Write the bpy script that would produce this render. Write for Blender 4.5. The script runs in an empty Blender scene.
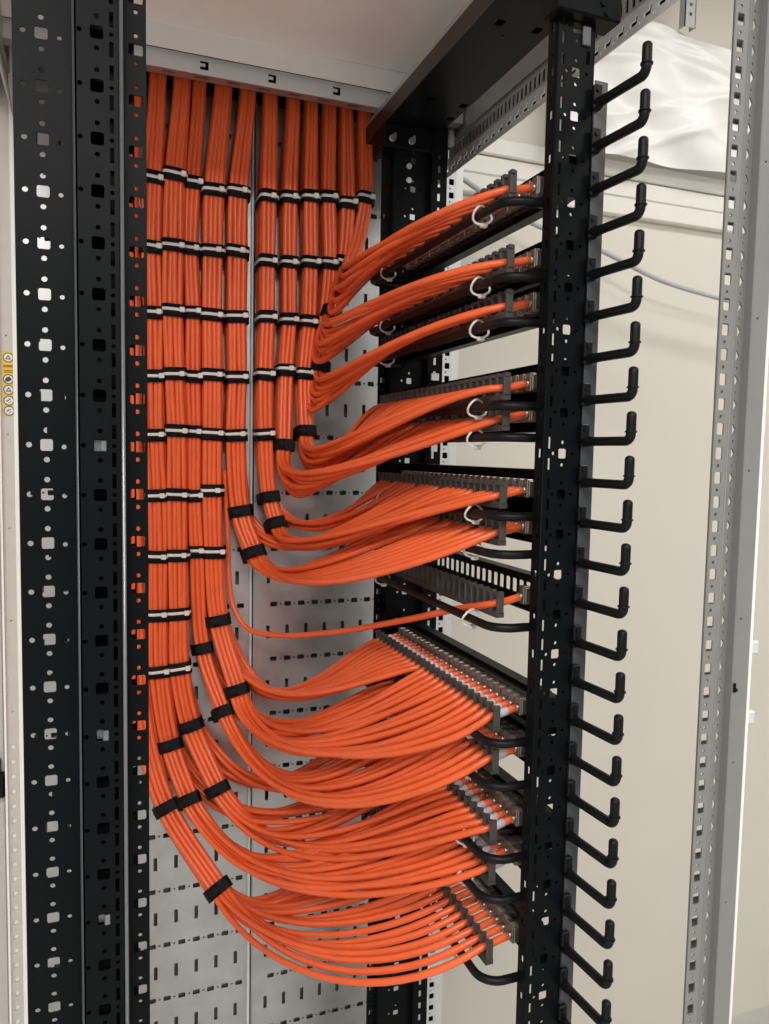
import bpy, bmesh, math, random
from mathutils import Vector, Matrix, geometry
random.seed(7)
C = bpy.context.scene.collection
H = 1.65                                   # eye height: all coordinates below are relative to the eye, +H on building

# ------------------------------------------------------------------ camera
F = 769.0
yaw, pit, rol = [math.radians(a) for a in (20.63, 4.29, -1.09)]
_f = Vector((math.sin(yaw)*math.cos(pit), math.cos(yaw)*math.cos(pit), -math.sin(pit)))
_r = Vector((math.cos(yaw), -math.sin(yaw), 0)); _d = _f.cross(_r)
_c, _s = math.cos(rol), math.sin(rol)
RI = _c*_r + _s*_d; DN = -_s*_r + _c*_d; FW = _f
cam = bpy.data.cameras.new('camera'); cam.sensor_fit = 'HORIZONTAL'; cam.sensor_width = 36; cam.lens = 36*F/769; cam.clip_start = .02
camo = bpy.data.objects.new('camera', cam); C.objects.link(camo)
camo.matrix_world = Matrix(((RI.x, -DN.x, -FW.x, 0), (RI.y, -DN.y, -FW.y, 0), (RI.z, -DN.z, -FW.z, H), (0, 0, 0, 1)))
bpy.context.scene.camera = camo
vs = bpy.context.scene.view_settings
vs.view_transform = 'Standard'; vs.look = 'None'; vs.gamma = 1; vs.use_curve_mapping = False; vs.exposure = 0.14
w = bpy.data.worlds.new('world'); bpy.context.scene.world = w; w.use_nodes = True
w.node_tree.nodes['Background'].inputs[0].default_value = (1, .98, .95, 1)
w.node_tree.nodes['Background'].inputs[1].default_value = .46
LAMPS = [  # x, y, size x, size y, watts : ceiling panels of the room
    (-.75, -.75, 1.2, .3, 34), (-.1, -2.2, 1.2, .3, 85), (1.75, .75, 1.2, .3, 9), (1.9, -.9, 1.2, .3, 16)]  # second panel added far back to light the cables under the roof
CEIL = 1.32
def at(px, py, Y):                          # photo measurement -> point at depth Y (relative to the eye)
    d = RI*((px-384.5)/F) + DN*((py-512)/F) + FW
    return d*(Y/d.y)

# ------------------------------------------------------------------ materials
MATS = {}
def mat(name, col, rough=.5, metal=0, var=.06, scale=40, bump=0, bscale=300, coat=0, spec=None, alpha=None, trans=0, aniso=None):
    m = bpy.data.materials.new(name); m.use_nodes = True; nt = m.node_tree; b = nt.nodes['Principled BSDF']
    b.inputs['Roughness'].default_value = rough; b.inputs['Metallic'].default_value = metal
    b.inputs['Base Color'].default_value = (*col, 1)
    if coat: b.inputs['Coat Weight'].default_value = coat; b.inputs['Coat Roughness'].default_value = .25
    if spec is not None: b.inputs['Specular IOR Level'].default_value = spec
    if trans: b.inputs['Transmission Weight'].default_value = trans
    if alpha is not None: b.inputs['Alpha'].default_value = alpha
    tc = nt.nodes.new('ShaderNodeTexCoord')
    if var:
        n = nt.nodes.new('ShaderNodeTexNoise'); n.inputs['Scale'].default_value = scale; n.inputs['Detail'].default_value = 4
        nt.links.new(tc.outputs['Object'], n.inputs['Vector'])
        if aniso:
            mp = nt.nodes.new('ShaderNodeMapping'); mp.inputs['Scale'].default_value = aniso
            nt.links.new(tc.outputs['Object'], mp.inputs['Vector']); nt.links.new(mp.outputs[0], n.inputs['Vector'])
        r = nt.nodes.new('ShaderNodeValToRGB')
        r.color_ramp.elements[0].position = .3; r.color_ramp.elements[1].position = .7
        r.color_ramp.elements[0].color = (*[c*(1-var) for c in col], 1); r.color_ramp.elements[1].color = (*[min(1, c*(1+var)) for c in col], 1)
        nt.links.new(n.outputs['Fac'], r.inputs['Fac']); nt.links.new(r.outputs['Color'], b.inputs['Base Color'])
        mr = nt.nodes.new('ShaderNodeMapRange'); mr.inputs['To Min'].default_value = max(.03, rough-.05); mr.inputs['To Max'].default_value = min(1, rough+.05)
        nt.links.new(n.outputs['Fac'], mr.inputs['Value']); nt.links.new(mr.outputs[0], b.inputs['Roughness'])
    if bump:
        n2 = nt.nodes.new('ShaderNodeTexNoise'); n2.inputs['Scale'].default_value = bscale
        nt.links.new(tc.outputs['Object'], n2.inputs['Vector'])
        bp = nt.nodes.new('ShaderNodeBump'); bp.inputs['Strength'].default_value = bump; bp.inputs['Distance'].default_value = .001
        nt.links.new(n2.outputs['Fac'], bp.inputs['Height']); nt.links.new(bp.outputs['Normal'], b.inputs['Normal'])
    MATS[name] = m; return m
mat('black_paint', (.005, .006, .007), .38, spec=.06, bump=.05, bscale=900)
mat('black_plastic', (.005, .005, .006), .42, spec=.2, bump=.08, bscale=700)
mat('black_wrap', (.006, .006, .007), .6, spec=.15, bump=.3, bscale=900)
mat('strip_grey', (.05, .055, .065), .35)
mat('orange', (.82, .128, .036), .36, var=.05, scale=25)
mat('galv', (.51, .52, .525), .40, .88, var=.10, scale=18)
mat('galv_light', (.68, .70, .72), .45, .25, var=.05, scale=18)
mat('zinc_bright', (.72, .73, .74), .25, .9)
mat('grey_paint', (.21, .21, .207), .5, var=.03)
mat('cream_paint', (.56, .53, .49), .5, var=.03)
mat('white_paint', (.88, .87, .85), .45, var=.02)
mat('comb_grey', (.055, .050, .047), .5)
mat('tie_white', (.74, .71, .68), .4)
mat('sleeve_white', (.55, .50, .54), .45, var=.12, scale=220)
mat('jack_silver', (.30, .27, .25), .35, .8)
mat('cable_bounce_red', (.015, .007, .006), .4)  # dark beam faces with the cables' reflected orange painted in
mat('sticker_yellow', (.80, .56, .03), .5)
mat('sticker_white', (.75, .73, .70), .5)
mat('sticker_ink', (.06, .03, .02), .5)
mat('sticker_red', (.35, .06, .02), .5)
mat('wall_beige', (.66, .635, .575), .8, var=.02, scale=3, bump=.05, bscale=200)
mat('ceiling_beige', (.55, .52, .46), .8, var=.02)
mat('floor_grey', (.50, .49, .47), .55, var=.1, scale=8)
mat('duct_white', (.74, .72, .68), .5, var=.02)
mat('conduit_grey', (.42, .42, .44), .45)
mat('film', (.90, .90, .90), .36, var=.02, alpha=.9)
mat('edge_glint_nut_steel', (.20, .21, .22), .3, .6)  # paints the rail ridge's bright reflection; also the dull steel of the nuts
m = bpy.data.materials.new('lamp_glow'); m.use_nodes = True
m.node_tree.nodes['Principled BSDF'].inputs['Emission Color'].default_value = (1, .97, .92, 1); m.node_tree.nodes['Principled BSDF'].inputs['Emission Strength'].default_value = 4
MATS['lamp_glow'] = m

# ------------------------------------------------------------------ mesh helpers
class MB:
    def __init__(s): s.v = []; s.f = []; s.smooth = set()
    def add(s, vs_, fs, smooth=False):
        o = len(s.v); s.v += [Vector(p) for p in vs_]
        for fc in fs:
            if smooth: s.smooth.add(len(s.f))
            s.f.append([i+o for i in fc])
    def box(s, x0, x1, y0, y1, z0, z1):
        s.add([(x, y, z) for z in (z0, z1) for y in (y0, y1) for x in (x0, x1)],
              [(0, 2, 3, 1), (4, 5, 7, 6), (0, 1, 5, 4), (2, 6, 7, 3), (0, 4, 6, 2), (1, 3, 7, 5)])
    def bevbox(s, x0, x1, y0, y1, z0, z1, b):
        bm = bmesh.new(); bmesh.ops.create_cube(bm, size=1)
        for v in bm.verts: v.co = Vector(((x0+x1)/2+v.co.x*(x1-x0), (y0+y1)/2+v.co.y*(y1-y0), (z0+z1)/2+v.co.z*(z1-z0)))
        bmesh.ops.bevel(bm, geom=bm.edges[:], offset=b, segments=1, affect='EDGES')
        bm.verts.index_update(); s.add([v.co.copy() for v in bm.verts], [[v.index for v in f.verts] for f in bm.faces]); bm.free()
    def tube(s, pts, r, n=10, cap=True, rs=None):
        pts = [Vector(p) for p in pts]; rings = []; up = None
        for i, p in enumerate(pts):
            t = (pts[min(i+1, len(pts)-1)]-pts[max(i-1, 0)]).normalized()
            if up is None:
                up = t.orthogonal().normalized()
            up = (up-t*up.dot(t)).normalized(); b = t.cross(up)
            rr = rs[i] if rs else r
            rings.append([p+rr*(math.cos(2*math.pi*k/n)*up+math.sin(2*math.pi*k/n)*b) for k in range(n)])
        fs = [(i*n+k, i*n+(k+1) % n, (i+1)*n+(k+1) % n, (i+1)*n+k) for i in range(len(pts)-1) for k in range(n)]
        o = len(s.v); s.add([q for r_ in rings for q in r_], fs, True)
        if cap:
            s.f.append([o+k for k in range(n)][::-1]); s.f.append([o+(len(pts)-1)*n+k for k in range(n)])
    def plate(s, o, U, V, w, h, t, holes, outline=None):
        """flat sheet w x h from corner o along U, V, thickness t along UxV's reverse, with through holes"""
        o, U, V = Vector(o), Vector(U), Vector(V); N = U.cross(V).normalized()
        P = []; E = []; loops = []
        def loop(pts):
            b = len(P); loops.append((b, [Vector(p) for p in pts])); P.extend(Vector(p) for p in pts); n = len(pts)
            E.extend((b+i, b+(i+1) % n) for i in range(n))
        loop(outline or [(0, 0), (w, 0), (w, h), (0, h)])
        for hl in holes:
            if hl[0] == 'r':
                _, cx, cy, a, b = hl; c = min(a, b)*.12
                loop([(cx-a/2, cy-b/2+c), (cx-a/2+c, cy-b/2), (cx+a/2-c, cy-b/2), (cx+a/2, cy-b/2+c), (cx+a/2, cy+b/2-c), (cx+a/2-c, cy+b/2), (cx-a/2+c, cy+b/2), (cx-a/2, cy+b/2-c)])
            elif hl[0] == 'c':
                _, cx, cy, r = hl[:4]
                loop([(cx+r*math.cos(k*math.pi/4), cy+r*math.sin(k*math.pi/4)) for k in range(8)])
            else:
                loop(hl[1])
        vo, eo, fo, ov, *_ = geometry.delaunay_2d_cdt(P, E, [], 0, 1e-6)
        own = {}
        for li, (bb, pts) in enumerate(loops):
            for k in range(len(pts)): own[bb+k] = li
        vl = [own.get(x[0], -1) if x else -1 for x in ov]
        def inside(q, pts):
            c = False; n = len(pts)
            for i in range(n):
                a, b = pts[i], pts[(i+1) % n]
                if (a.y > q.y) != (b.y > q.y) and q.x < (b.x-a.x)*(q.y-a.y)/(b.y-a.y)+a.x: c = not c
            return c
        keep = []
        for f in fo:
            l = vl[f[0]]
            if l > 0 and all(vl[i] == l for i in f) and inside(sum((vo[i] for i in f), Vector((0, 0)))/len(f), loops[l][1]): continue
            keep.append(f)
        fo = keep
        nv = len(vo)
        A = [o+U*p.x+V*p.y for p in vo]; B = [p-N*t for p in A]
        fs = [list(f) for f in fo]; out = [list(f) for f in fs]+[[i+nv for i in f][::-1] for f in fs]
        cnt = {}
        for f in fs:
            for i in range(len(f)): cnt[(f[i], f[(i+1) % len(f)])] = 1
        for (a, b) in cnt:
            if (b, a) not in cnt: out.append([b, a, a+nv, b+nv])
        s.add(A+B, out)
    def mesh(s, name, m, off=(0, 0, 0)):
        off = Vector(off)
        me = bpy.data.meshes.new(name); me.from_pydata([p-off for p in s.v], [], s.f)
        me.materials.append(MATS[m])
        if s.smooth:
            for i in s.smooth: me.polygons[i].use_smooth = True
        me.update(); return me
def wloc(o):
    v = Vector((0, 0, 0))
    while o: v += o.location; o = o.parent
    return v
def tag(o, label=None, cat=None, group=None, kind=None):
    for k, v in (('label', label), ('category', cat), ('group', group), ('kind', kind)):
        if v: o[k] = v
    return o
def build(mb, name, m, parent=None, **kw):
    """vertices are given relative to the eye; the origin goes to the base of the shape"""
    lo = Vector([min(p[i] for p in mb.v) for i in range(3)]); hi = Vector([max(p[i] for p in mb.v) for i in range(3)])
    org = Vector(((lo.x+hi.x)/2, (lo.y+hi.y)/2, lo.z))
    ob = bpy.data.objects.new(name, mb.mesh(name, m, org)); C.objects.link(ob)
    wl = org+Vector((0, 0, H))
    if parent: ob.parent = parent; ob.location = wl-wloc(parent)
    else: ob.location = wl
    return tag(ob, **kw)
def place(me, name, p, parent=None, **kw):
    ob = bpy.data.objects.new(name, me); C.objects.link(ob); wl = Vector(p)+Vector((0, 0, H))
    if parent: ob.parent = parent; ob.location = wl-wloc(parent)
    else: ob.location = wl
    return tag(ob, **kw)
def empty(name, p, **kw):
    o = bpy.data.objects.new(name, None); C.objects.link(o); o.location = Vector(p)+Vector((0, 0, H)); o.empty_display_size = .05
    return tag(o, **kw)
X, Y, Z = Vector((1, 0, 0)), Vector((0, 1, 0)), Vector((0, 0, 1))
FL = -H
UH = .04445

# ------------------------------------------------------------------ the room
LAMPL = ['flat white ceiling lamp above the left side of the rack', 'flat white ceiling lamp added far behind the viewer to reach under the roof', 'flat white ceiling lamp in front of the beige wall', 'flat white ceiling lamp at the right behind the viewer']
def room():
    b = MB(); b.box(-2.6, 3.2, -2.6, 1.75, FL-.1, FL); build(b, 'floor', 'floor_grey', label='grey server room floor', kind='structure')
    b = MB(); b.box(-2.6, 3.2, -2.6, 1.75, CEIL+.06, CEIL+.14); build(b, 'ceiling', 'ceiling_beige', label='beige room ceiling', kind='structure')
    # wall behind the rack: lower wall and recessed upper panels with a joint between
    wl = empty('wall_back', (.3, 1.65, FL), label='beige wall behind the open rack', kind='structure')
    b = MB(); b.box(-2.6, 3.2, 1.66, 1.75, FL, CEIL+.06); build(b, 'wall_surface', 'wall_beige', wl)
    for x0, x1 in ((-2.6, -1.2), (-1.19, .2), (.21, 1.012), (1.02, 2.2), (2.21, 3.2)):
        b = MB(); b.bevbox(x0, x1, 1.648, 1.662, .715, CEIL+.05, .003); build(b, 'panel', 'wall_beige', wl)
    # trunking along the wall, two covers with a shadow gap
    t = empty('trim_1', (.3, 1.62, .6), label='white trunking running along the wall', kind='structure')
    for z0, z1, d in ((.606, .650, .012), (.652, .694, .009), (.696, .735, .016)):
        b = MB(); b.bevbox(-2.6, 3.2, 1.65-d, 1.66, z0, z1, .003); build(b, 'cover', 'duct_white', t)
    # side walls
    b = MB(); b.box(-2.7, -2.6, -2.6, 1.75, FL, CEIL+.14); build(b, 'wall_left', 'wall_beige', label='beige side wall', kind='structure')
    b = MB(); b.box(3.2, 3.3, -2.6, 1.75, FL, CEIL+.14); build(b, 'wall_right', 'wall_beige', label='beige side wall at the far right', kind='structure')
    for i, (x, y, sx, sy, e) in enumerate(LAMPS):
        b = MB(); b.bevbox(x-sx/2-.02, x+sx/2+.02, y-sy/2-.02, y+sy/2+.02, CEIL+.004, CEIL+.06, .004)
        r = build(b, 'ceiling_lamp', 'white_paint', label=LAMPL[i], cat='lamp', group='ceiling lamps of the room')
        b = MB(); b.box(x-sx/2, x+sx/2, y-sy/2, y+sy/2, CEIL+.001, CEIL+.0035); build(b, 'diffuser', 'lamp_glow', r)
        l = bpy.data.lights.new('lamp_light', 'AREA'); l.shape = 'RECTANGLE'; l.size = sx; l.size_y = sy; l.energy = e; l.color = (1, .97, .93)
        lo = bpy.data.objects.new('lamp_light', l); C.objects.link(lo); lo.parent = r; lo.location = Vector((x, y, CEIL-.002+H))-r.location
room()

# ------------------------------------------------------------------ galvanised and painted rack frame
rack = empty('server_rack', (.27, 1.0, FL), label='open server rack frame with galvanised posts, perforated side plates and pale roof', cat='server rack')
ROW0, RP = -.175, .1018
def side_panel(x0, x1, seam_side):
    z0, z1 = FL+.06, .60
    holes = []
    k = -8
    while ROW0-k*RP > z0+.05:
        zr = ROW0-k*RP
        if zr < z1-.04:
            xs = .0875
            for i in range(-9, 18):
                x = xs+i*.0258+(0.009 if x0 > .2 else 0)
                if x0+.012 < x < x1-.012:
                    holes.append(('r', x-x0, zr-z0, .0125, .0085))
                    if x+.013 < x1-.006: holes.append(('c', x+.0129-x0, zr-z0, .0018))
            for i in range(-6, 12):
                x = .0935+i*.0356+(0.021 if x0 > .2 else 0)
                if x0+.012 < x < x1-.012 and zr-.05 > z0+.02: holes.append(('r', x-x0, zr-.051-z0, .0065, .024))
        k += 1
    b = MB(); b.plate((x0, 1.37, z0), X, Z, x1-x0, z1-z0, .0015, holes)
    p = build(b, 'side_panel', 'galv', rack)
    return p
side_panel(-.115, .2575, 1)
side_panel(.2665, .62, -1)
b = MB(); b.bevbox(.2565, .2612, 1.3620, 1.3715, FL+.06, .60, .0012); build(b, 'panel_flange', 'galv_light', rack)  # paler galv paints in the light on this fold
b = MB(); b.bevbox(.2640, .2668, 1.3655, 1.3715, FL+.06, .60, .0008); build(b, 'panel_flange', 'galv', rack)
b = MB(); b.box(.2585, .2655, 1.385, 1.39, FL+.06, .60); build(b, 'panel_backing', 'black_paint', rack)
b = MB(); b.box(-.12, .65, 1.40, 1.405, FL+.05, .63); build(b, 'outer_side_panel', 'grey_paint', rack, label='grey inside of the closed side panel')

def frame_post(x0, faces, yf, m, z0, z1, extra=None):
    pass
# near right frame post
def near_frame_post():
    z0, z1 = FL+.02, .66; r = None
    def holes(cx, kind):
        out = []; k = 0; zc = .1824+.025*18
        while zc-k*.025 > z0+.03:
            z = zc-k*.025-z0; zz = zc-k*.025
            if kind == 1:
                if zz < z1-.02: out.append(('r', cx, z, .0085, .0120)); out.append(('c', cx-.0005, z-.0125, .0018))
            else:
                if zz < z1-.02:
                    out.append(('p', [(cx-.003, z-.006), (cx+.0005, z-.004), (cx+.0035, z), (cx+.0005, z+.004), (cx-.003, z+.006)])); out.append(('c', cx-.001, z+.0125, .0016))
            k += 1
        return out
    b = MB(); b.plate((.5895, .6186, z0), X, Z, .0185, z1-z0, .0016, holes(.0078, 1))
    r = build(b, 'frame_post', 'grey_paint', rack, label='light grey perforated corner post nearest the viewer')
    b = MB(); b.plate((.608, .6186, z0), (math.cos(.25), math.sin(.25), 0), Z, .0175, z1-z0, .0016, holes(.0095, 2)); build(b, 'perforated_face', 'grey_paint', r)
    b = MB(); b.tube([(.608, .6187, z0), (.608, .6187, z1)], .0009, 8); build(b, 'ridge', 'grey_paint', r)
    b = MB(); b.box(.6245, .6255, .6130, .6235, z0, z1); build(b, 'groove_wall', 'grey_paint', r)
    b = MB(); hl = [('c', .007, z-z0, .0013) for z in [.30-i*.155 for i in range(11)]]
    b.plate((.6255, .6128, z0), X, Z, .0215, z1-z0, .0016, hl); build(b, 'smooth_face', 'grey_paint', r)
    b = MB(); b.tube([(.6478, .6128, z0), (.6478, .6128, z1)], .0016, 8); build(b, 'edge_bead', 'white_paint', r)
    b = MB(); b.box(.6470, .6486, .6128, .640, z0, z1); build(b, 'outer_wall', 'grey_paint', r)
    # inner walls of the hollow section
    b = MB(); b.plate((.6010, .6320, z0), X, Z, .0180, z1-z0, .0015, [('r', .0090, h_[2], .0130, .0160) for h_ in holes(.0078, 1) if h_[0] == 'r']); build(b, 'inner_wall', 'grey_paint', r)
    
    for z in (-.197, -.273):
        c = MB(); c.bevbox(.6488, .6585, .611, .619, z-.0075, z+.0075, .002); build(c, 'door_clip', 'galv_light', r, label='white clip')
    for z in (-.238, -.655):
        c = MB(); c.bevbox(.6262, .6290, .6105, .6128, z-.005, z+.005, .0006); c.box(.629, .631, .6108, .6128, z-.004, z-.001); build(c, 'punched_tab', 'black_paint', r)
near_frame_post()

def far_right_post():
    z0, z1 = FL+.02, .64
    hs = []; k = 0
    while .60-k*.025 > z0+.03:
        hs.append(('r', .0125, .60-k*.025-z0, .0105, .0115)); hs.append(('c', .0095, .60-k*.025-.0125-z0, .0018)); k += 1
    b = MB(); b.plate((.634, 1.385, z0), X, Z, .023, z1-z0, .0016, hs)
    r = build(b, 'frame_post', 'galv_light', rack, label='galvanised corner post with square holes behind the far rail')
    b = MB(); b.box(.630, .660, 1.396, 1.3985, z0, z1); build(b, 'dark_core', 'black_paint', r)
    b = MB(); b.plate((.657, 1.385, z0), (1, .25, 0), Z, .016, z1-z0, .0016, [('c', .008, .3+i*.2, .0012) for i in range(7)]); build(b, 'smooth_face', 'galv_light', r)
    hs = [('r', .008, .61-k*.0125-z0, .006, .004) for k in range(int((.61-z0-.02)/.0125))]
    b = MB(); b.plate((.616, 1.372, z0), (1, .6, 0), Z, .018, z1-z0, .0016, hs); build(b, 'perforated_face', 'galv', r)
far_right_post()

def far_left_post():
    z0, z1 = FL+.02, .66
    hs = []; k = 0
    while -.49-k*.025 > z0+.03:
        zc = -.49-k*.025-z0
        hs.append(('p', [(.005, zc-.0045), (.009, zc-.0045), (.0135, zc), (.009, zc+.0045), (.005, zc+.0045)])); k += 1
    for z in (.175, .02, -.13, -.28, -.43): hs.append(('c', .009, z-z0, .0016))
    b = MB(); b.plate((-.139, 1.36, z0), X, Z, .0185, z1-z0, .0016, hs)
    r = build(b, 'frame_post', 'cream_paint', rack, label='pale corner post with a yellow warning sticker')
    b = MB(); b.box(-.1205, -.1145, 1.355, 1.375, z0, z1); build(b, 'edge_flange', 'white_paint', r)
    b = MB(); b.box(-.142, -.139, 1.352, 1.375, z0, z1); build(b, 'edge_flange', 'white_paint', r)
    b = MB(); b.box(-.139, -.1205, 1.3632, 1.3660, z0, z1); build(b, 'inner_wall', 'white_paint', r)
    # warning sticker: five round pictograms on yellow
    s = MB(); s.bevbox(-.1365, -.1185, 1.3592, 1.3600, .049, .150, .0003)
    st = build(s, 'warning_sticker', 'sticker_yellow', r, label='yellow warning sticker with round pictograms')
    def disc(cx, cz, r0, yy, m, n=20):
        d = MB(); d.add([(cx+r0*math.cos(2*math.pi*k/n), yy, cz+r0*math.sin(2*math.pi*k/n)) for k in range(n)]+[(cx+r0*math.cos(2*math.pi*k/n), yy+.0003, cz+r0*math.sin(2*math.pi*k/n)) for k in range(n)],
                        [list(range(n))]+[(k, (k+1) % n, (k+1) % n+n, k+n)[::-1] for k in range(n)]); return d
    allr, allw, alli = MB(), MB(), MB()
    def merge(a, d): a.add(d.v, d.f)
    for i, cz in enumerate((.141, .107, .0905, .0735, .0575)):
        cx = -.1275
        merge(allr, disc(cx, cz, .0078, 1.3588, '')); merge(allw, disc(cx, cz, .0064, 1.3584, ''))
        y = 1.3580
        if i in (0, 2): alli.add([(cx-.004, y, cz-.003), (cx+.004, y, cz-.003), (cx, y, cz+.0042), (cx-.002, y-.0001, cz-.0018), (cx+.002, y-.0001, cz-.0018), (cx, y-.0001, cz+.0018)], [(0, 1, 4, 3), (1, 2, 5, 4), (2, 0, 3, 5)])
        elif i == 1: alli.add([(cx-.005, y, cz-.004), (cx+.001, y, cz-.0035), (cx+.005, y, cz), (cx+.001, y, cz+.0045), (cx-.004, y, cz+.002)], [(0, 1, 2, 3, 4)])
        else: alli.add([(cx-.0035, y, cz-.002), (cx+.003, y, cz+.0022), (cx+.002, y, cz+.0032), (cx-.004, y, cz-.0005), (cx-.001, y, cz-.004), (cx+.003, y, cz-.002), (cx+.002, y, cz-.0012)], [(0, 1, 2, 3), (4, 5, 6)])
    build(allr, 'pictogram_ring', 'sticker_ink', st); build(allw, 'pictogram_disc', 'sticker_white', st); build(alli, 'pictogram', 'sticker_ink', st)
    t = MB()
    for z, a in ((.1285, .0075), (.1265, .0072), (.1205, .0068), (.1180, .0062)): t.box(-.1275-a, -.1275+a, 1.3588, 1.3591, z-.0007, z+.0007)
    build(t, 'print_lines', 'sticker_red', st)
far_left_post()
# cream rear door beside the left post, with its black latch
b = MB(); b.bevbox(-.62, -.147, 1.405, 1.42, FL+.04, .60, .003); rd = build(b, 'rear_panel', 'cream_paint', rack, label='cream rear panel at the left edge')
b = MB(); b.bevbox(-.175, -.146, 1.385, 1.405, -.585, -.545, .003); b.bevbox(-.175, -.1535, 1.39, 1.405, -.546, -.520, .002); build(b, 'latch', 'black_plastic', rd, label='black latch')

# top beams
def top_beam(xf, y0, y1, sgn):
    L = y1-y0
    hs = []
    for i in range(int(L/.025)):
        u = .02+i*.025
        hs.append(('p', [(u-.006, .010), (u+.006, .010), (u+.006, .022), (u+.002, .022), (u+.002, .016), (u-.006, .016)])); hs.append(('c', u+.012, .008, .0017))
    U = -Y if sgn > 0 else Y
    b = MB(); b.plate((xf+sgn*-.004, y1 if sgn > 0 else y0, .508), U, (sgn*.12, 0, 1), L, .030, .0016, hs)
    r = build(b, 'top_beam', 'galv_light', rack, label='galvanised perforated depth beam under the roof')  # paler galv on the lower band paints in the wall's bounce
    hs = [('r', .01+i*.0125, .017, .0055, .018) for i in range(int(L/.0125)-1)]
    b = MB(); b.plate((xf+sgn*.004, y1 if sgn > 0 else y0, .538), U, Z, L, .034, .0016, hs); build(b, 'slotted_face', 'galv', r)
    b = MB(); b.box(min(xf, xf+sgn*.012), max(xf, xf+sgn*.012), y0, y1, .572, .66); build(b, 'smooth_face', 'galv', r)
    b = MB(); b.box(min(xf+sgn*.022, xf+sgn*.026), max(xf+sgn*.022, xf+sgn*.026), y0, y1, .536, .66); build(b, 'slot_darkener', 'black_paint', r)  # black sheet added behind the slots so they stay dark
    return r
r = top_beam(.612, .64, 1.372, 1)
b = MB(); b.tube([(.604, 1.30, .556), (.604, 1.30, .585)], .006, 10); build(b, 'peg', 'galv_light', r)
top_beam(-.118, .64, 1.36, -1)

# roof panel, its fold and the beam the cables drop behind
b = MB(); b.box(-.14, .64, .56, 1.252, .640, .643); b.box(-.14, .64, 1.252, 1.255, .606, .643)
ro = build(b, 'roof_panel', 'white_paint', rack, label='pale roof panel seen from below')
b = MB(); b.box(.07, .085, 1.13, 1.15, .636, .640); b.box(.088, .098, 1.13, 1.15, .636, .640); build(b, 'roof_clip', 'white_paint', ro)
b = MB(); b.tube([(-.14, 1.2515, .640), (.64, 1.2515, .640)], .0014, 8); build(b, 'roof_fold', 'white_paint', ro)
hs = []
for px, py in ((204, 67), (272, 79), (336.5, 90)):
    p = at(px, py, 1.265); u, v = p.x+.12, .0135
    hs.append(('p', [(u-.006, v-.006), (u+.007, v-.006), (u+.007, v+.007), (u-.006, v+.007), (u-.006, v+.0035), (u+.002, v+.0035), (u+.002, v-.001), (u-.006, v-.001)]))
b = MB(); b.plate((-.12, 1.265, .582), X, Z, .73, .0275, .0016, hs)
lb = build(b, 'roof_beam', 'galv_light', rack, label='galvanised cross beam with E-shaped punched holes')
b = MB(); b.box(-.12, .61, 1.275, 1.279, .584, .61); build(b, 'beam_core', 'black_paint', lb)
hs = [('r', .03+i*.05, .012, .02, .005) for i in range(14)]
b = MB(); b.plate((-.12, 1.288, .582), X, -Y, .73, .022, .0016, hs); build(b, 'beam_underside', 'galv', lb)
b = MB(); b.box(-.12, .61, 1.2875, 1.289, .582, .66); build(b, 'beam_back', 'cable_bounce_red', lb)  # its red tone is painted bounce from the orange cables

b = MB(); b.box(-.12, .61, 1.289, 1.372, .650, .662); build(b, 'light_stop_strip', 'black_plastic', rack, label='added black strip blocking light where the cables come through')  # added above the bundles to block light from overhead
b = MB(); b.box(-.12, .61, 1.3700, 1.3715, .598, .66); build(b, 'rear_light_stop', 'black_paint', rack)  # black strip added to hide the lit wall above the plates
# black depth beam carrying the rails
hs = [('r', p[0]-.440, 1.29-p[1], .011, .014) for p in ((.469, .876), (.52, .874), (.474, 1.095), (.528, 1.096), (.529, 1.145), (.469, .80))]+[('c', .486-.44, 1.29-.90, .002), ('c', .53-.44, 1.29-1.12, .002)]
b = MB(); b.plate((.440, 1.29, .530), X, -Y, .098, .60, .002, hs)
bb = build(b, 'rail_beam', 'black_paint', rack, label='black depth beam under the roof that carries the rails')
b = MB(); b.box(.438, .440, .69, 1.29, .530, .556); build(b, 'beam_side', 'cable_bounce_red', bb)  # side of the black beam, orange reflection put into its colour
b = MB(); b.box(.440, .538, .69, 1.29, .558, .566); build(b, 'beam_top', 'galv', bb)
b = MB(); b.box(.536, .538, .69, 1.29, .532, .56); build(b, 'beam_side', 'black_paint', bb)

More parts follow.
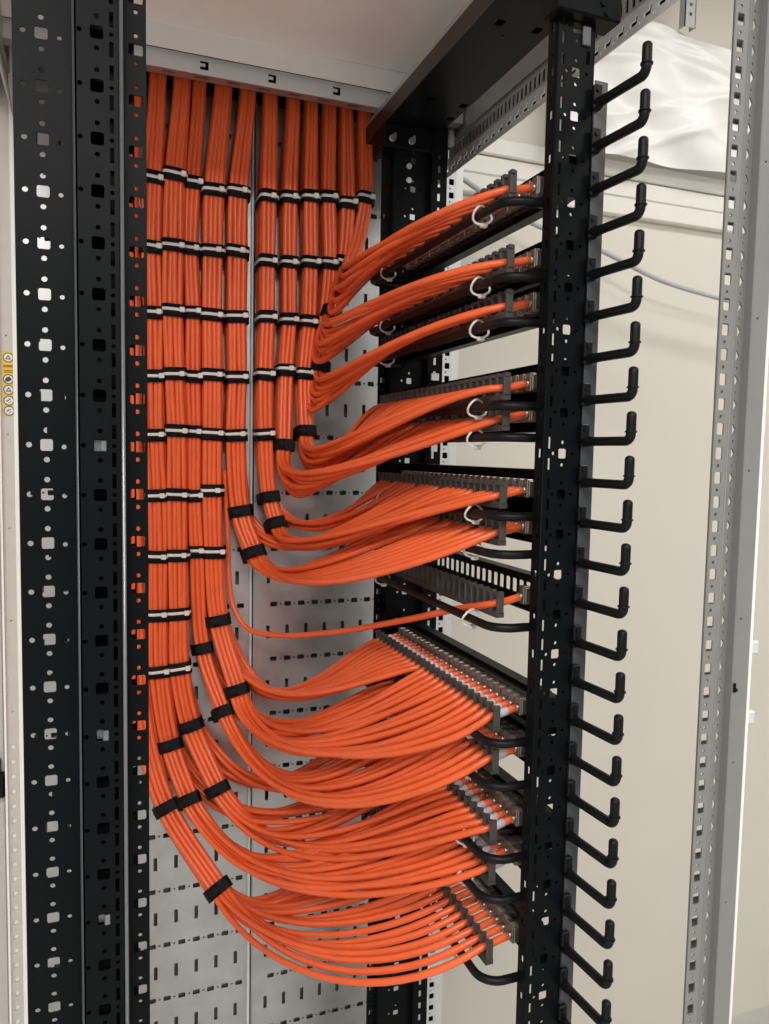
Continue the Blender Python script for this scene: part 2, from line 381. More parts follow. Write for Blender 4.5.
# ------------------------------------------------------------------ mounting rails
def uholes(zfirst, z0, z1, fn):
    out = []; k = 0
    while zfirst+UH*k < z1-.03: k += 1
    z = zfirst+UH*(k-1)
    while z > z0+.03:
        out += fn(z-z0); z -= UH
    return out
def left_rail():
    z0, z1 = FL+.02, .60
    root = empty('mounting_rail', (-.01, .757, z0), label='wide black perforated mounting rail at the left, nearest the viewer', cat='rack rail')
    fA = lambda z: [('r', .023, z, .0105, .0105), ('c', .023, z+.0132, .0026), ('c', .023, z-.0132, .0026), ('c', .023-.0145, z, .0026), ('c', .023+.0145, z-.0015, .0022)]
    b = MB(); b.plate((-.064, .757, z0), X, Z, .0495, z1-z0, .002, uholes(.3582, z0, z1, fA)); build(b, 'rail_plate', 'black_paint', root)
    fB = lambda z: [('r', .0185, z, .0110, .0110), ('c', .0185, z+.0132, .0023), ('c', .0185, z-.0132, .0023), ('c', .0045, z, .0022), ('r', .0305, z+.0125, .0036, .013), ('r', .0305, z-.0125, .0036, .013), ('c', .0305, z, .0020)]
    b = MB(); b.plate((-.0145, .738, z0), X, Z, .038, z1-z0, .002, uholes(.3585, z0, z1, fB)); ch = build(b, 'rail_channel', 'black_paint', root)
    b = MB(); b.box(-.0145, -.0125, .738, .775, z0, z1); b.box(.0215, .0235, .738, .775, z0, z1); build(b, 'channel_wall', 'black_paint', ch)
    b = MB(); b.box(-.0125, .0215, .772, .775, z0, z1); build(b, 'channel_back', 'black_paint', ch)
    b = MB(); b.tube([(.0240, .7385, z0), (.0240, .7385, z1)], .0019, 12); build(b, 'rounded_edge', 'edge_glint_nut_steel', ch)  # steel tone paints the reflection along the black ridge
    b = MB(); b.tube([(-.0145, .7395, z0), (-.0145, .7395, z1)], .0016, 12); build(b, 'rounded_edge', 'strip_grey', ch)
    fC = lambda z: [('r', .0110, z, .0125, .0100), ('c', .0110, z+.0120, .0022), ('c', .0110, z-.0120, .0022)]
    b = MB(); b.plate((.0260, .755, z0), X, Z, .0200, z1-z0, .002, uholes(.3583, z0, z1, fC)); fl = build(b, 'rail_flange', 'black_paint', root)
    b = MB(); b.plate((.0245, .775, z0), X, Z, .012, z1-z0, .002, uholes(.3583, z0, z1, lambda z: [('r', .0065, z, .008, .009)])); build(b, 'flange_back', 'black_paint', fl)
    # cage nuts in some of the channel squares
    for k in (8, 14, 18):
        z = .3585-k*UH
        n = MB(); n.bevbox(.0045, .0095, .7365, .748, z-.005, z+.0045, .0006); n.box(-.001, .0045, .744, .748, z-.005, z+.005); build(n, 'cage_nut', 'edge_glint_nut_steel', ch)
left_rail()
def near_rail():
    z0, z1 = FL+.02, .56
    root = empty('mounting_rail', (.475, .73, z0), label='black mounting rail that carries the row of cable fingers', cat='rack rail')
    f = lambda z: [('r', .0245, z, .0105, .0105), ('c', .0245, z+.0122, .0021), ('c', .0245, z-.0122, .0021), ('c', .0245-.0115, z, .0021), ('c', .0245+.0125, z, .0021), ('r', .0080, z+.0115, .0032, .0125), ('r', .0080, z-.0115, .0032, .0125)]
    b = MB(); b.plate((.4525, .7195, z0), X, Z, .0455, z1-z0, .002, uholes(.4045, z0, z1, f)+[('r', .0385, .421-z0, .005, .014)]); build(b, 'rail_face', 'black_paint', root)
    g = lambda z: [('r', .0085, z, .006, .0095), ('c', .009, z+.016, .0018)]
    b = MB(); b.plate((.4525, .7365, z0), -Y, Z, .0165, z1-z0, .002, uholes(.4045, z0, z1, g)); build(b, 'rail_side', 'black_paint', root)
    b = MB(); b.tube([(.4530, .7198, z0), (.4530, .7198, z1)], .0011, 8); build(b, 'rounded_edge', 'black_paint', root)
    b = MB(); b.box(.4975, .4990, .7195, .7365, z0, z1); build(b, 'rail_side', 'black_paint', root)
    # top bracket with bolts
    b = MB(); b.bevbox(.4435, .521, .705, .735, .4555, .53, .002); br = build(b, 'top_bracket', 'black_paint', root)
    for x, z in ((.478, .470), (.497, .466), (.502, .457), (.455, .472)):
        c = MB(); c.tube([(x, .7055, z+.004), (x, .7025, z+.004)], .003, 8); build(c, 'bolt', 'black_paint' if x > .49 else 'zinc_bright', br)
    b = MB(); b.bevbox(.482, .492, .7165, .7195, .432, .452, .0008); build(b, 'tape_tab', 'strip_grey', root, label='scrap of grey tape')
near_rail()
def far_rail():
    z0, z1 = FL+.02, .535
    root = empty('mounting_rail', (.495, 1.21, z0), label='black mounting rail in the background beside the galvanised side plate', cat='rack rail')
    f = lambda z: [('r', .0330, z, .0095, .0095), ('c', .0330, z+.013, .0020), ('c', .0200, z, .0020), ('c', .0460, z, .0020)]
    b = MB(); b.plate((.458, 1.200, z0), X, Z, .062, z1-z0, .002, uholes(.345, z0, z1, f)); m_ = build(b, 'rail_face', 'black_paint', root)
    g = lambda z: [('r', .008, z, .007, .009), ('c', .008, z+.015, .002), ('c', .008, z-.015, .002)]
    b = MB(); b.plate((.4415, 1.215, z0), X, Z, .0165, z1-z0, .002, uholes(.345, z0, z1, g)); build(b, 'rail_flange', 'black_paint', root)
    b = MB(); b.box(.4565, .4585, 1.2005, 1.24, z0, z1); build(b, 'rail_side', 'black_paint', root)
    h = lambda z: [('r', .012, z+.011, .005, .012), ('r', .012, z-.011, .005, .012)]
    b = MB(); b.plate((.520, 1.188, z0), X, Z, .026, z1-z0, .002, uholes(.345, z0, z1, h)); build(b, 'slotted_flange', 'black_paint', root)
    b = MB(); b.box(.5185, .5205, 1.188, 1.24, z0, z1); build(b, 'rail_side', 'black_paint', root)
    for x, z in ((.471, .468), (.471, .446)):
        c = MB(); c.tube([(x+.011, 1.1995, z), (x+.011, 1.1955, z)], .0048, 10); build(c, 'screw', 'zinc_bright', root)
    for x in (.448, .481):
        c = MB(); c.tube([(x, 1.1895, .503), (x, 1.183, .503)], .0055, 10); c.box(x+.002, x+.006, 1.184, 1.186, .503, .512); build(c, 'bolt', 'zinc_bright', root)
    b = MB(); b.bevbox(.436, .545, 1.19, 1.25, .492, .530, .002); build(b, 'top_bracket', 'black_paint', root)
    for z in (.045, .012, -.115, -.14, .20, .13, -.02):
        c = MB(); c.bevbox(.522+random.random()*.004, .537, 1.180, 1.188, z-.006, z+.006, .001); build(c, 'clamp', 'zinc_bright' if random.random() < .4 else 'black_plastic', root)
far_rail()

# ------------------------------------------------------------------ strip of cable fingers
FZ0 = .3736
fs_root = empty('cable_finger_strip', (.507, .718, -.68), label='vertical grey strip with a column of black hook-shaped cable fingers', cat='cable manager')
b = MB(); b.bevbox(.4990, .5155, .7165, .7185, -.69, FZ0+.026, .0006); b.box(.5140, .5155, .7185, .75, -.69, FZ0+.026); build(b, 'strip', 'strip_grey', fs_root)
def finger_mesh():
    b = MB(); r = .0047
    pts = [(0, .002, 0)]
    for i in range(1, 8): pts.append((.0044*i/7, -.066*i/7, 0))
    # bend upwards
    for i in range(1, 7):
        a = i/6*math.pi/2
        pts.append((.0046, -.066-.008*math.sin(a), .008*(1-math.cos(a))))
    for i in range(1, 5): pts.append((.0046, -.074, .008+.0185*i/4))
    rs = [.0058, .0056]+[.0050]*(len(pts)-2)
    top = Vector(pts[-1])
    for dz, rr in ((.0015, .0044), (.0027, .0032), (.0033, .0015)): pts.append(top+Vector((0, 0, dz))); rs.append(rr)
    b.tube(pts, r, 12, rs=rs)
    # collar at the bend and ribs on the tip
    b.tube([(.0046, -.074, .0085), (.0046, -.074, .0100)], .0062, 12)
    for k in range(4): b.tube([(.0046, -.0785, .013+k*.0037), (.0046, -.0795, .013+k*.0037)], .0013, 6)
    # base clip
    b.bevbox(-.0052, .0052, -.0045, .002, -.006, .019, .0012)
    b.bevbox(-.0042, .0050, -.0070, -.004, -.005, .004, .001)
    b.tube([(-.001, -.0045, .013), (-.001, -.0062, .013)], .0022, 8)
    return b.mesh('finger', 'black_plastic')
fm = finger_mesh()
for k in range(24): place(fm, 'finger', (.4990+.0005, .7145, FZ0-k*UH), fs_root)

# ------------------------------------------------------------------ patch panels with lacing bars and combs
BZ = [.277, .198, .150, .060, .026, -.061, -.103, -.185, -.317, -.367, -.452, -.500, -.597]
PNAME = ['topmost of all the patch panels, seen from below', 'second patch panel from the top', 'third patch panel from the top, just under the second',
         'fourth patch panel from the top, above a pale gap', 'fifth patch panel from the top, just under the fourth', 'sixth patch panel from the top at eye level',
         'seventh patch panel from the top, above the panel with open ports', 'nearly empty patch panel with a row of open ports and one cable',
         'full patch panel seen from above, under the lone cable', 'tenth patch panel from the top, close under the large full one', 'eleventh patch panel from the top with white cable labels',
         'twelfth patch panel from the top, second from the bottom', 'lowest of all the patch panels']
NP = 24
def port_y(j): return .772+.0164*j
def jack_mesh():
    b = MB(); b.bevbox(-.014, .014, -.0068, .0068, -.009, .009, .0008)
    b.bevbox(-.016, -.006, -.0055, .0055, -.0105, .0105, .0008); b.box(.002, .006, -.0074, .0074, -.0098, .0098); b.tube([(-.020, 0, -.002), (-.013, 0, -.002)], .0052, 8)
    return b.mesh('jack', 'jack_silver')
jm = jack_mesh()
def comb_mesh():
    b = MB(); b.box(-.005, .005, .0, .412, 0, .006)
    for j in range(NP+1):
        y = .0+j*.0164+.0082-.0075
        b.bevbox(-.0040, .0040, y-.0022, y+.0022, .005, .030, .0008)
        b.box(-.0040, .0005, y-.0042, y+.0042, .0255, .0295)
    return b.mesh('cable_comb', 'comb_grey')
cm = comb_mesh()
def bar_mesh():
    b = MB(); pts = [(.056, -.018, 0), (.025, -.018, 0)]
    for i in range(7):
        a = i/6*math.pi/2; pts.append((.025-.025*math.sin(a), .007-.025*math.cos(a), 0))
    pts += [(0, .1, 0), (0, .2, 0), (0, .3, 0)]
    for i in range(7):
        a = i/6*math.pi/2; pts.append((.025-.025*math.cos(a), .400+.025*math.sin(a), 0))
    pts.append((.056, .425, 0))
    b.tube(pts, .0050, 10); return b.mesh('lacing_bar', 'black_plastic')
bm_ = bar_mesh()
def tie_mesh():
    b = MB(); n = 16
    pts = [(.004+.0115*math.cos(a)-.002, .004*math.sin(a*2), .001+.010*math.sin(a)) for a in [2*math.pi*k/n-.7 for k in range(n)]]
    b.tube(pts+[pts[0]], .0014, 6); b.bevbox(.000, .008, -.003, .003, -.0125, -.0075, .001)
    return b.mesh('comb_tie', 'tie_white')
tm = tie_mesh()
def panel_mesh(ports):
    b = MB(); w, h = .432, .044
    hs = [('r', port_y(j)-.748, .022, .0118, .017) for j in ports]
    hs += [('c', y, z, .0014) for y in (.006, .11, .215, .32, .426) for z in (.005, .039)]
    b.plate((0, 0, 0), Y, Z, w, h, .0018, hs); return b.mesh('faceplate', 'black_paint')
pm = panel_mesh(range(NP))
fb = MB(); fb.box(-.014, 0, 0, .432, .0425, .044); fb.box(-.014, 0, 0, .432, 0, .0015); flm = fb.mesh('panel_flange', 'black_paint')
eb = MB(); eb.bevbox(-.012, .004, -.019, .0, 0, .044, .001); em = eb.mesh('mounting_ear', 'black_paint')
USED = {}
BUND = {0: (12, 20), 1: (11, 20), 2: (10, 24), 3: (9, 20), 4: (8, 24), 5: (6, 20), 6: (5, 20), 7: (4, 16), 8: (3, 16), 9: (2, 14), 10: (1, 14), 11: (0, 14)}
for bd, (pi, n) in BUND.items():
    USED[pi] = list(range(n)) if pi >= 8 else [int(round(i*(NP-1)/(n-1))) for i in range(n)]
USED[7] = [0]
for i, z in enumerate(BZ):
    r = empty('patch_panel', (.48, .96, z-.006), label='black '+PNAME[i] if not PNAME[i].startswith(('nearly', 'full')) else 'black '+PNAME[i], cat='patch panel', group='patch panels')
    place(pm, 'faceplate', (.493, .748, z+.003), r); place(flm, 'panel_flange', (.4912, .748, z+.003), r)
    place(em, 'mounting_ear', (.488, .748, z+.003), r); place(em, 'mounting_ear', (.488, 1.199, z+.003), r)
    place(bm_, 'lacing_bar', (.4105, .756, z-.005), r); place(cm, 'cable_comb', (.427, .757, z+.003), r)
    for y in (.800, 1.10): place(tm, 'comb_tie', (.411, y, z-.006), r)
    for j in (USED[i] if i == 7 else range(NP)): place(jm, 'jack', (.4785, port_y(j), z+.025), r)

# ------------------------------------------------------------------ cables
CR = .0045
def cr(P, n):                               # centripetal-ish Catmull-Rom through P
    P = [Vector(p) for p in P]; out = []
    Q = [P[0]*2-P[1]]+P+[P[-1]*2-P[-2]]
    for i in range(1, len(Q)-2):
        m_ = n[i-1] if isinstance(n, list) else n
        p0, p1, p2, p3 = Q[i-1], Q[i], Q[i+1], Q[i+2]
        l1 = max((p1-p0).length, 1e-5)**.5; l2 = max((p2-p1).length, 1e-5)**.5; l3 = max((p3-p2).length, 1e-5)**.5
        for k in range(m_):
            t = l1+l2*k/m_
            A1 = p0*((l1-t)/l1)+p1*(t/l1); A2 = p1*((l1+l2-t)/l2)+p2*((t-l1)/l2); A3 = p2*((l1+l2+l3-t)/l3)+p3*((t-l1-l2)/l3)
            B1 = A1*((l1+l2-t)/(l1+l2))+A2*(t/(l1+l2)); B2 = A2*((l1+l2+l3-t)/(l2+l3))+A3*((t-l1)/(l2+l3))
            out.append(B1*((l1+l2-t)/l2)+B2*((t-l1)/l2))
    out.append(P[-1]); return out
YB = 1.338
# px,py of the centre line; optional depth and width factor
BPATH = {
 11: dict(n=3, pts=[(364,118),(364,201),(357,240),(347,268,1.325)], N=(.11,.28,.5,.25,0), F=(.11,.25,.5,.2,0), lay=.9),
 10: dict(n=3, pts=[(346,115),(346.5,206),(342,265),(329,318,1.325)], N=(.12,.25,.4,.15,-.2), F=(.12,.25,.5,.15,-.1), lay=.7),
 9: dict(n=3, pts=[(329.5,112),(327.6,200),(328.5,266),(323,330),(319,372,1.325)], N=(.11,.27,.6,.2,-.1), F=(.11,.25,.6,.2,-.1), lay=.7),
 8: dict(n=3, pts=[(311,110),(309,200),(309,265),(307.5,323),(303.5,376),(305,437,1.32)], N=(.15,.16,.44,.05,-.2), F=(.12,.2,.5,.2,.1), lay=.5),
 7: dict(n=3, pts=[(293,107),(288.5,201),(288,265),(288,321),(284.7,372),(283,446,1.325)], N=(.20,.14,.36,.30,-.25), F=(.14,.2,.5,.3,.1), lay=.5),
 6: dict(n=3, pts=[(270,100),(267,200.5),(266,264),(266,319),(264,376),(264,434.6),(268.4,498),(276,528,1.32)], N=(.10,.16,.38,.24,-.2), F=(.115,.14,.58,.47,.57), early=.35),
 5: dict(n=4, pts=[(248,95),(237.5,195),(236.5,254),(236,318.5),(236.5,378),(235,435.5),(240,512),(255,557,1.31)], N=(.08,.40,.37,.43,.1), F=(.13,.15,.5,.45,.5), early=.35),
 4: dict(n=4, pts=[(223,92),(213,194),(212,254),(211.5,317),(212,376),(211.5,434.6),(211.5,490),(213,551),(217.4,620),(237,690,1.30)], N=(.17,.21,.05,.70,-.2), F=(.234,.22,.31,.23,.23), early=.45),
 3: dict(n=3, pts=[(198,100),(192,187.5),(190,252.5),(192,315),(192,378),(193.6,432),(193.6,495),(196,550),(202,648),(223,713,1.30)], N=(.29,.21,.05,.55,.03), F=(.23,.22,.3,.25,.25), early=.4),
 2: dict(n=4, pts=[(182,86),(174,179),(172.5,248.5),(172.5,312.7),(174,375),(176,431),(176.5,494),(177.4,554),(178,611.6),(179,665),(190.4,724),(218,789,1.29)], N=(.27,.14,.40,.27,.15), F=(.22,.22,.3,.25,.25), early=.4),
 1: dict(n=4, pts=[(158,81),(153,181),(151.4,250),(153,314.6),(153.5,377),(154.6,435.5),(157,495),(158,555.6),(158.5,613.5),(159.5,669),(170,744),(189.4,800.7,1.29)], N=(.28,.15,.16,.40,.15), F=(.22,.22,.3,.25,.25), early=.35),
 0: dict(n=4, pts=[(133,81),(128,181),(128,250),(129,314.6),(130,377),(131,435.5),(132,495),(133,555.6),(134,613.5),(138,669),(148,744),(166.7,808,1.30),(218,889,1.22)], N=(.09,.39,.07,.45,-.1), F=(.10,.30,.3,.25,.6), lay=.25),
}
BDESC = {11: 'right-most cable bundle, turning to the topmost panel', 10: 'second bundle from the right, turning to the second panel', 9: 'third bundle from the right, turning to the third panel',
         8: 'fourth bundle from the right, turning to the fourth panel', 7: 'fifth bundle from the right, turning to the fifth panel', 6: 'bundle just right of the plate seam, turning to the sixth panel',
         5: 'bundle just left of the plate seam, turning to the seventh panel', 4: 'thick bundle left of the seam bundle, fanning into the large full panel', 3: 'thin bundle tucked between two thick ones, fanning into the tenth panel',
         2: 'second bundle right of the wide left rail, fanning into the eleventh panel', 1: 'bundle next to the wide left rail, fanning into the twelfth panel', 0: 'bundle emerging low behind the wide left rail, sweeping to the lowest panel'}
BINFO = {}
def offsets(N, n, d):
    rows = math.ceil(N/n); out = []
    for r_ in range(rows):
        for c in range(n):
            if len(out) >= N: break
            out.append(((c-(n-1)/2+(.2 if r_ % 2 else -.2))*d*.93, (r_-(rows-1)/2)*d*.9))
    return out
PSHORT = ['topmost', 'second', 'third', 'fourth', 'fifth', 'sixth', 'seventh', 'eighth', 'ninth', 'tenth', 'eleventh', 'second lowest', 'lowest']
def ORD(k): return ['nearest', 'second', 'third', 'fourth', 'fifth', 'sixth', 'seventh', 'eighth', 'ninth', 'tenth', 'eleventh', 'twelfth', 'thirteenth', 'fourteenth', 'fifteenth', 'sixteenth', 'seventeenth', 'eighteenth', 'nineteenth', 'twentieth', 'twenty-first', 'twenty-second', 'twenty-third', 'farthest'][k-1]
def bez(p0, p1, p2, p3, n):
    return [p0*(1-t)**3+p1*3*t*(1-t)**2+p2*3*t*t*(1-t)+p3*t**3 for t in [k/n for k in range(n+1)]]
def make_bundle(bd):
    pi, N = BUND[bd]; info = BPATH[bd]; n = info['n']; z = BZ[pi]
    cen = [at(p[0], p[1], p[2] if len(p) > 2 else YB+(.012 if bd == 3 else 0)) for p in info['pts']]
    top = Vector((cen[0].x+(cen[0].x-cen[1].x)*.25, YB, .72)); cen = [top]+cen
    d = 2*CR*.92
    offs = offsets(N, n, d)
    tang = []
    for i in range(len(cen)):
        t = (cen[min(i+1, len(cen)-1)]-cen[max(i-1, 0)]).normalized(); tang.append(t)
    info['cen'] = cen; info['tang'] = tang; info['half'] = (max(abs(o[0]) for o in offs)+CR, max(abs(o[1]) for o in offs)+CR)
    # matching order: deep layers (towards the plate) go to the far ports
    order = sorted(range(N), key=lambda i: -offs[i][1]+.15*offs[i][0]+random.uniform(-.005, .005))
    tz = z+.0165
    for rank, i in enumerate(order):
        u, v = offs[i]; j = USED[pi][N-1-rank]
        ph = random.random()*6.28; js = random.uniform(.4, 1)
        pts = []
        for k, c in enumerate(cen):
            t = tang[k]; U_ = (X-t*X.dot(t)).normalized(); V_ = t.cross(U_)
            if V_.y < 0: V_ = -V_
            sc = .72 if k <= 1 else .96
            wob = .0012*js
            pts.append(c+U_*(u*sc+wob*math.sin(k*1.7+ph))+V_*(v*sc+wob*math.cos(k*1.3+ph)))
        early = info.get('early', 0) and rank < info['early']*N      # far ports leave before the lower strap
        if early: pts = pts[:-1]; pts[-1] = pts[-1]+X*.004
        st = cr(pts, [10]+[6]*(len(pts)-2))
        P0 = st[-1]; d0 = (st[-1]-st[-2]).normalized()
        T = Vector((.427, port_y(j), tz)); L = (T-P0).length
        far = (port_y(j)-.772)/.377
        pn, pf = info['N'], info['F']
        if early: q = pf
        else: q = [pn[k]*(1-far)+pf[k]*far*(.6 if k == 0 and info.get('early') else 1) for k in range(5)]
        dT = Vector((math.cos(q[2]), -math.sin(q[2]), q[3])).normalized(); d0 = (d0+X*q[4]).normalized()
        a = q[0]*(1+info.get('lay', .25)*v/info['half'][1])+random.uniform(-.014, .014); bb_ = L*q[1]+random.uniform(-.012, .012)
        TT = T; P1 = P0+d0*a; P2 = TT-dT*bb_+Vector((0, random.uniform(-.006, .006), random.uniform(-.006, .006)))
        cv = bez(P0, P1, P2, T, 26)
        E_ = Vector((.462, port_y(j), z+.023))
        path = st+cv[1:]+[T+Vector((.010, 0, .001)), T+Vector((.022, 0, .004)), E_]
        b = MB(); b.tube(path, CR, 9)
        ob = build(b, 'cable', 'orange', label='orange cable, %s from the near end of the %s patch panel' % (ORD(N-rank), PSHORT[pi]), cat='cable', group='cables of the '+BDESC[bd].split(',')[0])
        if pi < 8 or pi == 12: continue
        s = MB(); s.tube([T+Vector((.0095, 0, .0009)), T+Vector((.012, 0, .0015)), T+Vector((.0220, 0, .0040))], CR+.0005, 9); build(s, 'label_sleeve', 'sleeve_white', ob, label='white label sleeve')
for bd in BPATH: make_bundle(bd)
# the lone cable
c = [at(*p) for p in ((224, 470, 1.335), (228, 540, 1.335), (229, 575, 1.335), (233, 605, 1.33), (246, 627, 1.31), (275, 635, 1.25), (330, 632.5, 1.13), (400, 621, .97), (455, 609.5, .85))]+[Vector((.427, port_y(0), -.1685)), Vector((.440, port_y(0), -.167)), Vector((.462, port_y(0), -.162))]
b = MB(); b.tube(cr(c, 8), CR, 10); lone = build(b, 'cable', 'orange', label='lone orange cable running to the nearly empty panel with open ports', cat='cable')


# ------------------------------------------------------------------ straps around the bundles
def ring(b, c, t, U_, V_, ru, rv, h, th, n=28, sq=4.5):
    vs_ = []
    for (hh, k) in ((-h/2, 0), (h/2, 0), (h/2, 1), (-h/2, 1)):
        for i in range(n):
            a = 2*math.pi*i/n; ca, sa = math.cos(a), math.sin(a)
            x = abs(ca)**(2/sq)*math.copysign(1, ca); y = abs(sa)**(2/sq)*math.copysign(1, sa)
            vs_.append(c+U_*(x*(ru-th*k))+V_*(y*(rv-th*k))+t*hh)
    fs = []
    for q in range(4):
        for i in range(n):
            fs.append((q*n+i, q*n+(i+1) % n, ((q+1) % 4)*n+(i+1) % n, ((q+1) % 4)*n+i))
    b.add(vs_, fs, True)
def frame_at(bd, px, py, Yd=None):
    info = BPATH[bd]; cen = info['cen']
    # nearest point on the bundle centre curve to the measured strap
    cur = cr(cen, 16); best = None
    for k, p in enumerate(cur):
        q = Vector((p.dot(RI), p.dot(DN), p.dot(FW))); x = 384.5+F*q.x/q.z; y = 512+F*q.y/q.z
        e = (y-py)**2+.3*(x-px)**2
        if best is None or e < best[0]: best = (e, k)
    k = best[1]; t = (cur[min(k+1, len(cur)-1)]-cur[max(k-1, 0)]).normalized()
    U_ = (X-t*X.dot(t)).normalized(); V_ = t.cross(U_)
    if V_.y < 0: V_ = -V_
    return cur[k], t, U_, V_
NTH = {2: 'second', 3: 'third', 4: 'fourth', 5: 'fifth', 6: 'sixth', 7: 'seventh', 8: 'eighth', 9: 'ninth', 1: 'first'}
BSHORT = {11: 'right-most bundle', 10: 'second bundle from the right', 9: 'third bundle from the right', 8: 'fourth bundle from the right', 7: 'fifth bundle from the right', 6: 'bundle right of the plate seam', 5: 'bundle left of the plate seam', 4: 'fourth bundle from the left', 3: 'third bundle from the left', 2: 'second bundle from the left', 1: 'left-most straight bundle', 0: 'bundle emerging behind the left rail'}
BN = {}
def zip_tie(bd, px, py):
    BN[bd] = BN.get(bd, 0)+1
    c, t, U_, V_ = frame_at(bd, px, py); ru, rv = BPATH[bd]['half']
    if t.z > 0: t = -t
    t = -t                                            # up
    r = empty('cable_tie', c, label='pale zip tie on black wrap, %s down the %s' % (NTH[BN[bd]], BSHORT[bd]), cat='cable tie', group='zip tied wraps on the straight bundles')
    tilt = random.uniform(-.06, .06); t2 = (t+U_*tilt).normalized(); U2 = (U_-t2*U_.dot(t2)).normalized()
    b = MB(); ring(b, c, t2, U2, V_, ru+.0026, rv+.0030, .0210, .0012); build(b, 'wrap', 'black_wrap', r)
    c2 = c+t2*random.uniform(-.0005, .003)
    b = MB(); ring(b, c2, t2, U2, V_, ru+.0033, rv+.0037, .0048, .0010); build(b, 'strap', 'tie_white', r)
    hx = random.uniform(.35, .75)*ru; hp = c2+U2*hx-V_*(rv+.0050)
    b = MB()
    bm = bmesh.new(); bmesh.ops.create_cube(bm, size=1); bmesh.ops.bevel(bm, geom=bm.edges[:], offset=.12, segments=1, affect='EDGES')
    bm.verts.index_update()
    b.add([hp+U2*(v.co.x*.0082)+V_*(v.co.y*.0060)+t2*(v.co.z*.0080) for v in bm.verts], [[v.index for v in f.verts] for f in bm.faces]); bm.free()
    build(b, 'lock_head', 'tie_white', r)
def velcro(bd, px, py, which):
    c, t, U_, V_ = frame_at(bd, px, py); ru, rv = BPATH[bd]['half']
    if which.startswith('lower') and BPATH[bd].get('early'): ru *= .92; rv *= .85; c = c-U_*.002-V_*.005
    b = MB(); ring(b, c, t, U_, V_, ru+.0045, rv+.0055, .0190, .0015, sq=3.2)
    r = build(b, 'hook_and_loop_strap', 'black_wrap', label='plain black strap, %s on the %s' % (which, BSHORT[bd]), cat='strap', group='plain black straps on the bends')
    hp = c+U_*(ru*.4)-V_*(rv+.0058)
    b = MB(); b.add([hp+U_*x+t*y_ +V_*z for z in (-.0006, .0006) for y_ in (-.0092, .0092) for x in (-.009, .006)],
                    [(0, 2, 3, 1), (4, 5, 7, 6), (0, 1, 5, 4), (2, 6, 7, 3), (0, 4, 6, 2), (1, 3, 7, 5)]); build(b, 'strap_end', 'black_wrap', r)
ZT = {11: [(364,201)], 10: [(346.5,206),(342,265)], 9: [(327.6,200),(328.5,266)], 8: [(309,200),(309,265),(307.5,323),(303.5,376)],
      7: [(288.5,201),(288,265),(288,321),(284.7,372)], 6: [(267,200.5),(266,264),(266,319),(264,376),(264,434.6)],
      5: [(237.5,195),(236.5,254),(236,318.5),(236.5,378),(235,435.5)], 4: [(213,194),(212,254),(211.5,317),(212,376),(211.5,434.6),(212,489),(213,551)],
      3: [(192,187.5),(190,252.5),(192,315),(192,378),(193.6,432),(193.6,495),(196,550)],
      2: [(174,179),(172.5,248.5),(172.5,312.7),(174,375),(176,431),(176.5,494),(177.4,554),(178,611.6),(179,665)],
      1: [(154.6,181),(151.4,250),(154.6,314.6),(154.6,377),(154.6,435.5),(157,495),(158,555.6),(158.5,613.5),(159.5,669)]}
for bd, l in ZT.items():
    for p in l: zip_tie(bd, *p)
VT = {10: [(329,315)], 9: [(320,370)], 8: [(305,435)], 7: [(283,444)], 6: [(268.4,498),(275,526)], 5: [(240,512),(254,555)], 4: [(217.4,620),(236,688)], 3: [(202,648),(222,711)],
      2: [(190.4,724),(217,787)], 1: [(170,744),(188.5,799)], 0: [(166.7,808),(217,888)]}
for bd, l in VT.items():
    for q, p in enumerate(l): velcro(bd, *p, ('upper of two' if q == 0 else 'lower of two') if len(l) == 2 else 'the only one')

# ------------------------------------------------------------------ things behind the rack
c = [at(*p) for p in ((440, 160, 1.56), (466, 181, 1.56), (530, 222, 1.56), (600, 250, 1.56), (660, 280, 1.56), (722, 299, 1.56), (800, 318, 1.56))]
b = MB(); b.tube(cr(c, 8), .0058, 10); build(b, 'conduit', 'conduit_grey', label='thin grey cable hanging slack across the beige wall', cat='cable')
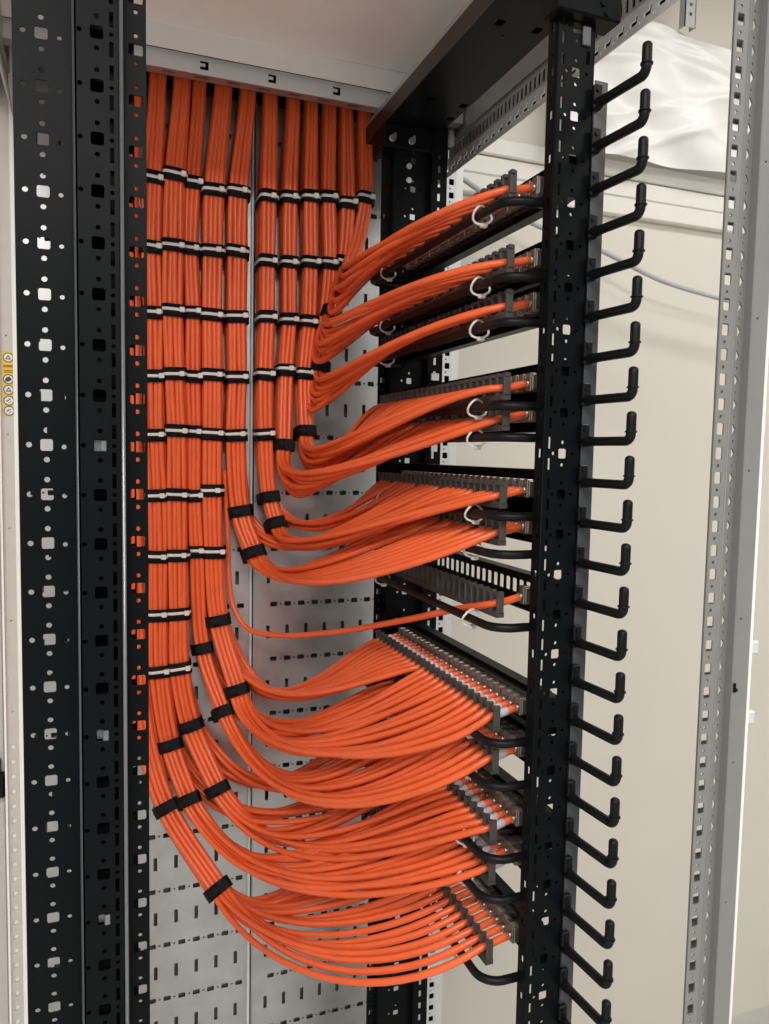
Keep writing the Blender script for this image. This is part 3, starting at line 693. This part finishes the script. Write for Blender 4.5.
# plastic film taped over the trunking
nx, nz = 160, 80; b = MB(); vv = []
random.seed(3); amp = [(random.uniform(2, 9), random.uniform(-4, 4), random.uniform(0, 6.3), random.uniform(.001, .0035)) for _ in range(14)]
ridges = [(random.uniform(.1, .95), random.uniform(.05, .95), random.uniform(-.5, .5), random.uniform(.1, .35), random.uniform(.004, .010)) for _ in range(16)]
for j in range(nz+1):
    for i in range(nx+1):
        s_, t_ = i/nx, j/nz
        x = 1.01+s_*1.02; zt = 1.055+.03*s_+.012*math.sin(s_*9); zb = .728-.006*math.sin(s_*7)
        z = zb+(zt-zb)*t_
        y = 1.585-.10*t_*(1-t_)+sum(a_*math.sin((fx*s_+fz*t_)*6.28/1.5+p_) for fx, fz, p_, a_ in amp)*.75+.012*abs(math.sin(3.1*(s_*1.4+t_*.9)))**12
        for rx, rz, ra, rl, rh in ridges:
            du, dv = (s_-rx), (t_-rz)*.35; al = du*math.cos(ra)+dv*math.sin(ra); ac = -du*math.sin(ra)+dv*math.cos(ra)
            y -= rh*math.exp(-(ac/.010)**2-(al/rl)**2)
        if t_ > .9: y += (t_-.9)*.55
        vv.append((x, min(y, 1.645), z))
b.add(vv, [(j*(nx+1)+i, j*(nx+1)+i+1, (j+1)*(nx+1)+i+1, (j+1)*(nx+1)+i) for j in range(nz) for i in range(nx)], True)
o = build(b, 'plastic_sheet', 'film', label='crumpled white plastic film hanging on the wall above the trunking', cat='plastic sheet')
# hanging slotted strut
hs = [('r', .016, .03+i*.022, .010, .008) for i in range(12)]
p = at(690, 27, 1.55)
b = MB(); b.plate((p.x-.016, p.y, p.z), X, Z, .032, CEIL+.06-p.z, .002, [h_ for h_ in hs if h_[2] < CEIL+.06-p.z-.02])
r = build(b, 'hanging_strut', 'conduit_grey', label='short slotted metal strut hanging from the ceiling at the upper right', cat='strut')
b = MB(); b.box(p.x-.016, p.x-.014, p.y, p.y+.02, p.z, CEIL+.06); build(b, 'strut_side', 'conduit_grey', r)
b = MB(); b.box(p.x+.014, p.x+.016, p.y, p.y+.02, p.z, CEIL+.06); build(b, 'strut_side', 'conduit_grey', r)
